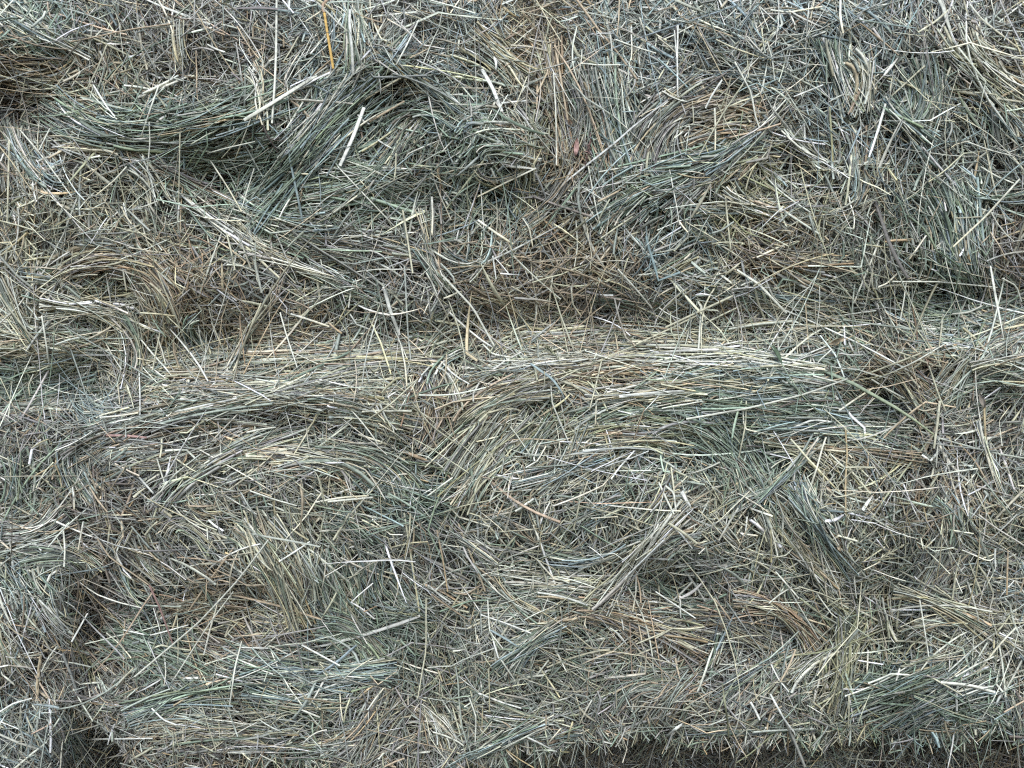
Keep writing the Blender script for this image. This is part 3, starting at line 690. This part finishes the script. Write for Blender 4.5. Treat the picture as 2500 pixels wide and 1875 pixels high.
# the yellow stalk with its brown joint
e_ = bpy.data.objects.new("yellow_stalk", None); link(e_)
b, _ = stalk_batch(1, [(1945,70),(1965,200),(2000,412)], 15, 'yellow', 14, flat=.8)
v, f, c = tubes(b, 8); org = v[v[:, 2].argmin()].copy(); e_.location = org; e_.empty_display_size = .02
e_["label"] = "bright yellow stalk with a brown joint hanging from the top edge"; e_["category"] = "stalk"; e_["group"] = "single stalks lying on the hay"
link(bpy.data.objects.new("stem", make_mesh("stem", v - org, f, c, HAY)), e_)
b, _ = stalk_batch(1, [(2000,-40),(1962,0),(1936,30),(1938,55),(1946,78)], 17, 'rust', 14, flat=.9)
v, f, c = tubes(b, 8); link(bpy.data.objects.new("joint", make_mesh("joint", v - org, f, c, HAY)), e_)

# dark green blade on its thin stalk
e_ = bpy.data.objects.new("green_grass_blade", None); link(e_)
b, _ = stalk_batch(6, [(700,600),(730,640),(752,690),(760,705)], 26, 'dark', 18, flat=.12, taper=.9)
v, f, c = tubes(b, 6); org = v[v[:, 2].argmin()].copy(); e_.location = org; e_.empty_display_size = .02
e_["label"] = "small dark green leaf on a thin stalk over the bright shoulder"; e_["category"] = "grass blade"; e_["group"] = "single stalks lying on the hay"
link(bpy.data.objects.new("leaf", make_mesh("leaf", v - org, f, c, HAY)), e_)
b, _ = stalk_batch(6, [(660,565),(700,605),(770,730),(870,890),(1012,1032)], 7, 'green', 17, R=16)
v, f, c = tubes(b, 5); link(bpy.data.objects.new("stem", make_mesh("stem", v - org, f, c, HAY)), e_)

# dry leaves
def dry_leaf(sheet, x, y, ln, wd, ang, colour, label):
    nu, nv = 9, 5
    u = np.linspace(-.5, .5, nu); vv = np.linspace(-.5, .5, nv)
    U, Vv = np.meshgrid(u, vv)
    prof = np.cos(U * math.pi * .96) ** .7
    lx = U * ln * .36; ly = Vv * wd * .36 * prof
    ca, sa = math.cos(ang), math.sin(ang)
    ox, oy = RO[sheet]
    X = ox + .36 * x + lx * ca - ly * sa; Y = oy + .36 * y + lx * sa + ly * ca
    hh = look(HS, X, Y).max() + .010 + .004 * np.sin(U * 5) + (np.abs(Vv) ** 2) * .016 * prof + rng.normal(0, .0004, U.shape)
    P = place(X, Y, hh).reshape(-1, 3)
    Bk = P.copy(); Bk[:, 1] += .0003
    n = nu * nv; idx = np.arange(n).reshape(nv, nu)
    q = np.stack([idx[:-1, :-1], idx[:-1, 1:], idx[1:, 1:], idx[1:, :-1]], -1).reshape(-1, 4)
    rim = np.r_[idx[0, :], idx[1:, -1], idx[-1, -2::-1], idx[-2:0:-1, 0]]
    r2 = np.roll(rim, -1)
    F = np.concatenate([q, q[:, ::-1] + n, np.stack([rim, rim + n, r2 + n, r2], -1)])
    V = np.concatenate([P, Bk]); col = np.tile(np.array(COL[colour]) * np.exp(rng.normal(0, .12, (n, 1))), (2, 1))
    org = V[V[:, 2].argmin()].copy()
    o = bpy.data.objects.new("dry_leaf", make_mesh("dry_leaf", V - org, F, col, HAY)); link(o); o.location = org
    o["label"] = label; o["category"] = "leaf"
dry_leaf(6, 1962, 930, 90, 34, 1.25, 'brown', 'crumpled brown dry leaf tucked beside the right border')
dry_leaf(6, 1090, 572, 105, 26, -.38, 'tan', 'small tan leaf lying on the ledge near the green stalk')
dry_leaf(2, 1492, 885, 110, 30, 1.67, 'plum', 'pinkish seed husk in the joint between the upper bales')
dry_leaf(9, 1100, 330, 70, 22, 1.2, 'tan', 'short tan husk in the tuft of long green stems')

# more traced stems that belong to their bale
TRACED = [
 (1,[(895,730),(900,850),(885,1025)],9,'pale'),(1,[(950,520),(900,660),(850,810)],11,'pale'),(1,[(1540,500),(1530,620),(1575,750)],12,'white'),(1,[(640,270),(590,400),(520,540)],10,'straw'),
 (1,[(1510,700),(1460,830),(1405,970)],9,'pale'),(1,[(1790,220),(1740,310),(1700,370)],10,'straw'),(1,[(1680,1020),(1780,1040),(1850,1045)],13,'pale'),(1,[(1260,960),(1370,1130),(1450,1270)],12,'pale'),
 (1,[(1525,1010),(1490,1120),(1450,1250)],10,'pale'),(1,[(1245,920),(1350,890),(1530,850)],9,'pale'),(1,[(0,1325),(100,1350),(215,1385)],11,'straw'),(1,[(120,780),(240,920),(430,1180)],12,'pale'),
 (1,[(1720,770),(1790,660),(1860,540)],12,'pale'),(1,[(560,510),(640,640),(690,700)],11,'white'),(1,[(430,520),(490,420),(560,390)],10,'pale'),(1,[(120,650),(135,560),(150,470)],12,'straw'),
 (1,[(1120,1190),(1260,1300),(1400,1395)],15,'white'),(1,[(760,1000),(690,1080),(580,1170)],10,'pale'),(1,[(1360,1400),(1390,1520),(1410,1620)],12,'straw'),(1,[(300,770),(270,830),(235,900)],10,'pale'),
 (2,[(545,120),(480,260),(410,390)],10,'pale'),(2,[(1520,380),(1640,392),(1755,388)],10,'pale'),(2,[(1355,430),(1370,700),(1372,990)],9,'pale'),(2,[(1560,980),(1610,1250),(1640,1370)],9,'pale'),
 (2,[(1040,620),(1110,612),(1190,605)],14,'white'),(2,[(300,840),(345,870),(388,893)],12,'white'),(2,[(625,1180),(630,1290),(625,1410)],14,'white'),(2,[(60,1000),(230,1180),(430,1390)],9,'pale'),
 (2,[(1250,1010),(1080,1090),(900,1180)],12,'pale'),(2,[(2080,180),(2100,400),(2100,600)],10,'white'),(2,[(1820,160),(1825,280),(1822,360)],10,'white'),(2,[(450,1260),(480,1440),(510,1640)],13,'straw'),
 (2,[(1160,560),(1190,510),(1250,590)],12,'pale'),(2,[(1720,235),(1840,280),(1970,320)],10,'pale'),(2,[(410,920),(408,1010),(400,1080)],11,'straw'),(2,[(980,1010),(1000,1060),(1020,1100)],14,'pale'),
 (2,[(1830,1300),(1740,1360),(1640,1430)],11,'straw'),(2,[(180,690),(215,730),(250,745)],14,'white'),(2,[(1170,1310),(1210,1370),(1230,1480)],11,'pale'),(2,[(1490,1320),(1500,1480),(1480,1600)],9,'pale'),
 (3,[(1615,395),(1500,500),(1390,600)],12,'straw'),(3,[(1045,640),(1055,800),(1065,970)],13,'olive'),(3,[(355,650),(360,770),(358,900)],12,'pale'),(3,[(420,1180),(435,1350),(452,1495)],12,'straw'),
 (3,[(1880,20),(1960,120),(2190,300)],13,'pale'),(3,[(1770,50),(1680,130),(1575,195)],14,'straw'),(3,[(720,640),(700,720),(620,740)],13,'white'),(3,[(135,150),(130,350),(133,570)],11,'white'),
 (3,[(1005,510),(920,545),(830,580)],9,'white'),(3,[(890,740),(895,790),(895,840)],12,'white'),(3,[(1110,0),(1108,100),(1125,200)],15,'white'),(3,[(1870,850),(2000,900),(2155,940)],11,'pale'),
 (3,[(2140,940),(2000,800),(1790,680)],8,'pale'),(3,[(670,250),(700,350),(715,480)],9,'pale'),(3,[(340,1400),(400,1380),(470,1330)],13,'grey'),(3,[(230,1350),(310,1360),(290,1420)],10,'straw'),
 (3,[(1950,1000),(2050,1060),(2150,1100)],11,'pale'),(3,[(400,480),(340,570),(300,650)],13,'white'),(3,[(1780,1280),(1790,1310),(1960,1300)],11,'straw'),(3,[(690,60),(800,75),(1000,40)],13,'pale'),
 (4,[(1680,400),(1720,540),(1785,735)],11,'pale'),(4,[(250,420),(275,570),(297,725)],11,'pale'),(4,[(290,455),(220,540),(158,632)],14,'white'),(4,[(840,402),(940,408),(1052,422)],13,'straw'),
 (4,[(835,760),(840,890),(840,1015)],10,'white'),(4,[(600,1030),(720,1020),(830,1002)],13,'white'),(4,[(1970,460),(2010,495),(2050,525)],14,'tan'),(4,[(1190,480),(1200,550),(1220,618)],11,'pale'),
 (4,[(960,520),(940,620),(915,745)],10,'straw'),(4,[(1270,460),(1300,530),(1325,590)],11,'pale'),(4,[(1480,1120),(1570,1100),(1655,1090)],13,'pale'),(4,[(1320,1090),(1325,1200),(1320,1300)],8,'pale'),
 (4,[(970,1160),(970,1210),(960,1270)],13,'straw'),(4,[(940,1270),(960,1340),(985,1420)],12,'pale'),(4,[(835,1390),(880,1440),(920,1485)],13,'white'),(4,[(435,1440),(440,1500),(445,1580)],12,'white'),
 (4,[(540,1450),(580,1520),(645,1600)],16,'tan'),(4,[(190,1215),(240,1180),(290,1160)],11,'straw'),(4,[(1840,1110),(1880,1060),(1900,1010)],11,'straw'),(4,[(1500,1470),(1640,1520),(1780,1560)],10,'pale'),
 (4,[(1890,1540),(2050,1510),(2212,1500)],14,'pale'),(4,[(200,770),(170,840),(180,900)],9,'pale'),(4,[(2110,1040),(2060,1080),(2010,1120)],9,'pale'),(4,[(740,150),(750,220),(760,270)],12,'pale'),
 (5,[(1340,840),(1345,940),(1440,1165)],9,'pale'),(5,[(1645,680),(1610,830),(1570,985)],10,'straw'),(5,[(500,930),(620,1080),(790,1200)],11,'straw'),(5,[(440,600),(465,720),(475,845)],11,'pale'),
 (5,[(230,1050),(380,950),(540,800)],11,'straw'),(5,[(2212,420),(2050,500),(1850,590)],12,'straw'),(5,[(1740,140),(1850,260),(1945,375)],13,'pale'),(5,[(990,60),(1000,130),(1010,200)],11,'white'),
 (5,[(1250,350),(1252,400),(1245,440)],12,'pale'),(5,[(1350,180),(1335,290),(1325,390)],12,'pale'),(5,[(1460,240),(1470,350),(1520,420)],11,'pale'),(5,[(590,160),(625,220),(655,292)],13,'pale'),
 (5,[(930,590),(990,650),(1100,670)],12,'pale'),(5,[(720,740),(780,790),(850,830)],12,'white'),(5,[(1610,900),(1610,980),(1605,1070)],9,'pale'),(5,[(600,1500),(680,1440),(750,1390)],11,'pale'),
 (5,[(1190,1330),(1260,1290),(1310,1200)],10,'white'),(5,[(2060,1330),(2080,1480),(2060,1580)],12,'straw'),(5,[(2120,1480),(2150,1530),(2175,1565)],16,'white'),(5,[(1700,1400),(1750,1330),(1840,1230)],11,'white'),
 (6,[(1600,642),(1430,710),(1260,772)],12,'straw'),(6,[(1295,800),(1390,860),(1495,915)],12,'pale'),(6,[(650,180),(700,300),(740,340)],13,'pale'),(6,[(525,950),(530,1100),(760,1150)],10,'pale'),
 (6,[(545,930),(540,1080),(500,1270)],11,'straw'),(6,[(1470,440),(1490,330),(1505,220)],11,'pale'),(6,[(1420,215),(1700,215),(2050,250)],11,'pale'),(6,[(820,390),(830,300),(835,220)],8,'pale'),
 (6,[(945,770),(980,690),(1060,620)],10,'pale'),(6,[(945,780),(1060,810),(1170,835)],11,'pale'),(6,[(1640,720),(1700,900),(1740,990)],11,'straw'),(6,[(830,1090),(950,1040),(1080,1062)],14,'white'),
 (6,[(1940,1110),(1945,1170),(1945,1225)],10,'white'),(6,[(2080,1200),(2060,1050),(2130,960)],10,'pale'),(6,[(1100,990),(1200,920),(1310,850)],13,'pale'),(6,[(1330,800),(1550,700),(1750,580)],9,'pale'),
 (6,[(1710,1110),(1690,1220),(1685,1330)],9,'pale'),(6,[(1140,1330),(1230,1328),(1315,1330)],12,'straw'),(6,[(160,1470),(190,1530),(210,1565)],14,'white'),(6,[(1245,1590),(1275,1540),(1300,1500)],15,'white'),
 (6,[(60,1440),(110,1480),(125,1600)],15,'pale'),(6,[(20,1420),(70,1530),(110,1610)],13,'pale'),(6,[(2080,195),(2165,240),(2195,335)],11,'pale'),(6,[(1960,360),(1880,400),(1780,410)],12,'pale'),
 (7,[(2000,290),(2050,210),(2095,130)],15,'straw'),(7,[(1040,1130),(1250,800),(1400,600)],9,'pale'),(7,[(520,1530),(580,1552),(642,1576)],13,'straw'),(7,[(1450,900),(1410,1050),(1375,1300)],11,'pale'),
 (7,[(585,280),(650,390),(780,480),(920,580)],11,'tan'),(7,[(1675,420),(1770,360),(1860,300)],12,'white'),(7,[(380,230),(390,340),(385,450)],12,'pale'),(7,[(500,180),(485,260),(470,350)],12,'white'),
 (7,[(430,900),(475,820),(525,730)],13,'white'),(7,[(870,260),(905,215),(945,180)],14,'straw'),(7,[(735,345),(770,280),(800,215)],13,'straw'),(7,[(700,1165),(750,1110),(800,1060)],12,'pale'),
 (7,[(1810,920),(1930,985),(2040,1045)],13,'white'),(7,[(1450,935),(1530,938),(1610,940)],10,'white'),(7,[(1350,870),(1390,820),(1430,780)],12,'straw'),(7,[(910,1300),(980,1370),(1060,1400)],12,'white'),
 (7,[(380,1340),(480,1500),(590,1659)],11,'pale'),(7,[(250,1080),(290,1000),(340,930)],11,'pale'),(7,[(0,1320),(80,1270),(190,1240)],12,'white'),(7,[(1810,1310),(1860,1330),(1920,1355)],14,'pale'),
 (7,[(1740,215),(1800,260),(1850,290)],13,'straw'),(7,[(1250,170),(1290,205),(1340,235)],15,'white'),(7,[(440,0),(445,50),(445,105)],13,'white'),(7,[(1460,110),(1480,150),(1490,190)],14,'straw'),
 (7,[(750,470),(700,400),(670,300)],10,'pale'),(7,[(1040,1450),(1040,1550),(1042,1659)],11,'straw'),(7,[(740,830),(900,865),(1130,800)],10,'white'),(7,[(0,830),(20,960),(35,1070)],12,'straw'),
 (8,[(655,230),(690,400),(720,600)],11,'tan'),(8,[(0,60),(130,48),(270,35)],15,'pale'),(8,[(70,1118),(200,1100),(345,1080)],15,'pale'),(8,[(850,1240),(890,1350),(885,1500)],11,'pale'),
 (8,[(905,1210),(1030,1260),(1160,1300)],13,'white'),(8,[(1070,560),(1060,520),(1000,490)],9,'blue'),(8,[(920,740),(1070,790),(1220,850)],11,'white'),(8,[(495,130),(490,250),(460,400)],11,'straw'),
 (8,[(600,560),(670,620),(735,665)],15,'white'),(8,[(640,600),(690,550),(730,520)],12,'pale'),(8,[(340,480),(420,500),(420,620)],11,'straw'),(8,[(980,840),(1000,920),(1025,1000)],12,'white'),
 (8,[(960,650),(970,840),(1050,940)],9,'pale'),(8,[(1250,400),(1300,460),(1360,525)],13,'white'),(8,[(890,290),(950,330),(1000,358)],13,'pale'),(8,[(1520,0),(1500,120),(1475,225)],12,'straw'),
 (8,[(1540,30),(1610,90),(1675,155)],9,'pale'),(8,[(1580,160),(1660,155),(1740,150)],9,'pale'),(8,[(2120,0),(2150,50),(2175,90)],14,'pale'),(8,[(1240,1659),(1330,1500),(1400,1420)],10,'white'),
 (8,[(1440,1500),(1450,1440),(1470,1380)],14,'straw'),(8,[(1190,1470),(1270,1510),(1350,1550)],14,'white'),(8,[(1110,1560),(1090,1480),(1080,1600)],10,'white'),(8,[(1920,1659),(1950,1550),(1990,1450)],12,'white'),
 (8,[(1310,1340),(1310,1420),(1270,1450)],11,'tan'),(8,[(240,1310),(280,1250),(335,1180)],12,'white'),(8,[(965,1060),(970,1190),(970,1320)],11,'straw'),(8,[(1040,1010),(1080,1070),(1120,1130)],12,'pale'),
 (8,[(1850,510),(1850,600),(1830,720)],10,'white'),(8,[(1730,640),(1760,740),(1775,830)],10,'white'),(8,[(1850,915),(1980,860),(2065,822)],11,'straw'),(8,[(2065,822),(2140,830),(2212,830)],10,'straw'),
 (9,[(495,100),(440,190),(380,292)],14,'pale'),(9,[(690,1030),(740,1130),(800,1200)],11,'white'),(9,[(765,140),(763,250),(757,362)],14,'pale'),(9,[(1275,950),(1272,1030),(1268,1100)],11,'white'),
 (9,[(1815,1160),(1805,1230),(1808,1315)],16,'white'),(9,[(960,600),(1060,740),(1150,790)],9,'pale'),(9,[(720,480),(800,570),(860,640)],11,'pale'),(9,[(680,670),(740,620),(820,570)],10,'pale'),
 (9,[(860,570),(990,610),(1080,650)],10,'straw'),(9,[(800,580),(900,750),(1000,920)],8,'pale'),(9,[(1585,650),(1610,800),(1640,990)],10,'pale'),(9,[(1780,650),(1800,500),(1830,380)],11,'straw'),
 (9,[(1880,420),(1920,520),(1960,620)],11,'straw'),(9,[(1930,430),(1990,520),(2025,610)],13,'straw'),(9,[(2115,350),(2110,500),(2108,620)],11,'tan'),(9,[(1205,640),(1190,500),(1350,420)],9,'white'),
 (9,[(1140,1659),(1180,1560),(1240,1460)],12,'pale'),(9,[(1200,1659),(1215,1570),(1290,1520)],13,'pale'),(9,[(1420,1480),(1420,1530),(1418,1570)],14,'straw'),(9,[(1820,1510),(1860,1590),(1895,1650)],12,'straw'),
 (9,[(2075,1540),(2020,1570),(1980,1600)],15,'pale'),(9,[(1160,1220),(1160,1330),(1155,1420)],11,'straw'),(9,[(940,1260),(965,1280),(990,1300)],14,'straw'),(9,[(1630,1100),(1720,1150),(1840,1220)],11,'straw'),
 (9,[(0,600),(120,680),(240,760)],11,'white'),(9,[(100,820),(50,850),(0,880)],12,'straw'),(9,[(100,820),(200,825),(300,810)],11,'straw'),(9,[(350,640),(400,700),(450,770)],12,'tan'),
 (9,[(440,885),(540,865),(645,862)],10,'straw'),(9,[(840,950),(800,1050),(750,1140)],13,'tan'),(9,[(120,1000),(130,1060),(150,1130)],14,'tan'),(9,[(1800,1110),(1920,1040),(2030,990)],11,'pale'),
 (9,[(1240,110),(1265,70),(1290,40)],15,'white'),(9,[(510,250),(560,258),(612,265)],13,'white'),(9,[(550,150),(545,200),(540,260)],12,'white'),(9,[(75,190),(150,250),(220,340)],10,'white'),
 (9,[(1840,350),(2000,420),(2030,400)],10,'white'),(9,[(2040,340),(2035,390),(2040,450)],14,'white'),(9,[(1000,1659),(1020,1560),(1025,1480)],9,'pale'),(9,[(60,1600),(110,1530),(150,1490)],14,'pale'),
]
cnt = {}
for sheet, pts, wz, colr in TRACED:
    b, m = stalk_batch(sheet, pts, wz * .92, colr, rng.uniform(8, 13), R=8, taper=.15)
    k = int(bale_index(m[0], m[1]))
    v, f, c = tubes(b, 5)
    link(bpy.data.objects.new("hay_stem", make_mesh("hay_stem", v - origin[k], f, c, HAY)), roots[k])

# seed heads: fine branching panicles caught in the hay
def seed_head(sheet, x, y, ln, ang, colour):
    ox, oy = RO[sheet]; cx, cy = ox + .36 * x, oy + .36 * y
    n = 46
    t = rng.uniform(-.5, .5, n); ca, sa = math.cos(ang), math.sin(ang)
    px = cx + t * ln * ca; py = cy + t * ln * sa
    a = ang + rng.normal(0, .55, n)
    l = rng.uniform(.10, .30, n) * ln * (.65 - t)
    px = np.r_[px + .5 * l * np.cos(a), cx - .2 * ln * ca]; py = np.r_[py + .5 * l * np.sin(a), cy - .2 * ln * sa]
    a = np.r_[a, ang]; l = np.r_[l, ln * 1.5]; n += 1
    P, _, _ = paths(px, py, a, l, rng.normal(0, .3, n), 4, .006 + rng.uniform(0, .006, n), rng.normal(0, .004, n), np.zeros(n), 0, np.full(n, .9))
    wd = np.r_[rng.uniform(.6, 1.5, n - 1), 1.0] * MM
    col = np.clip(np.array(COL[colour]) * np.exp(rng.normal(0, .2, (n, 1))), .02, .85)
    bt = Batch(P, wd, np.full(n, .5), rng.uniform(0, 3, n), np.zeros(n), ring_colours(col, 4), np.full(n, .6))
    k = int(bale_index(cx, cy)); v, f, c = tubes(bt, 4)
    link(bpy.data.objects.new("seed_head", make_mesh("seed_head", v - origin[k], f, c, HAY)), roots[k])
for sd in [(9,1440,350,70,-.5,'straw'),(9,1480,440,60,.3,'grey'),(4,1250,1060,50,.5,'olive'),(5,1250,1110,50,-.9,'olive'),(5,1350,640,46,.8,'olive'),(2,1560,920,60,1.8,'plum'),
           (1,1085,330,55,1.5,'straw'),(8,500,740,60,.2,'olive'),(9,450,1570,70,-.3,'straw'),(9,640,1580,70,-.2,'grey'),(7,1950,1080,55,1.0,'straw'),(8,1220,580,50,.9,'grey'),
           (4,760,860,50,1.2,'straw'),(6,820,1470,50,.4,'olive'),(3,1120,1040,60,.3,'pale'),(1,1810,1160,40,1.7,'tan'),(7,1880,1270,60,.7,'straw'),(5,660,560,50,-1.0,'olive')]:
    seed_head(*sd)
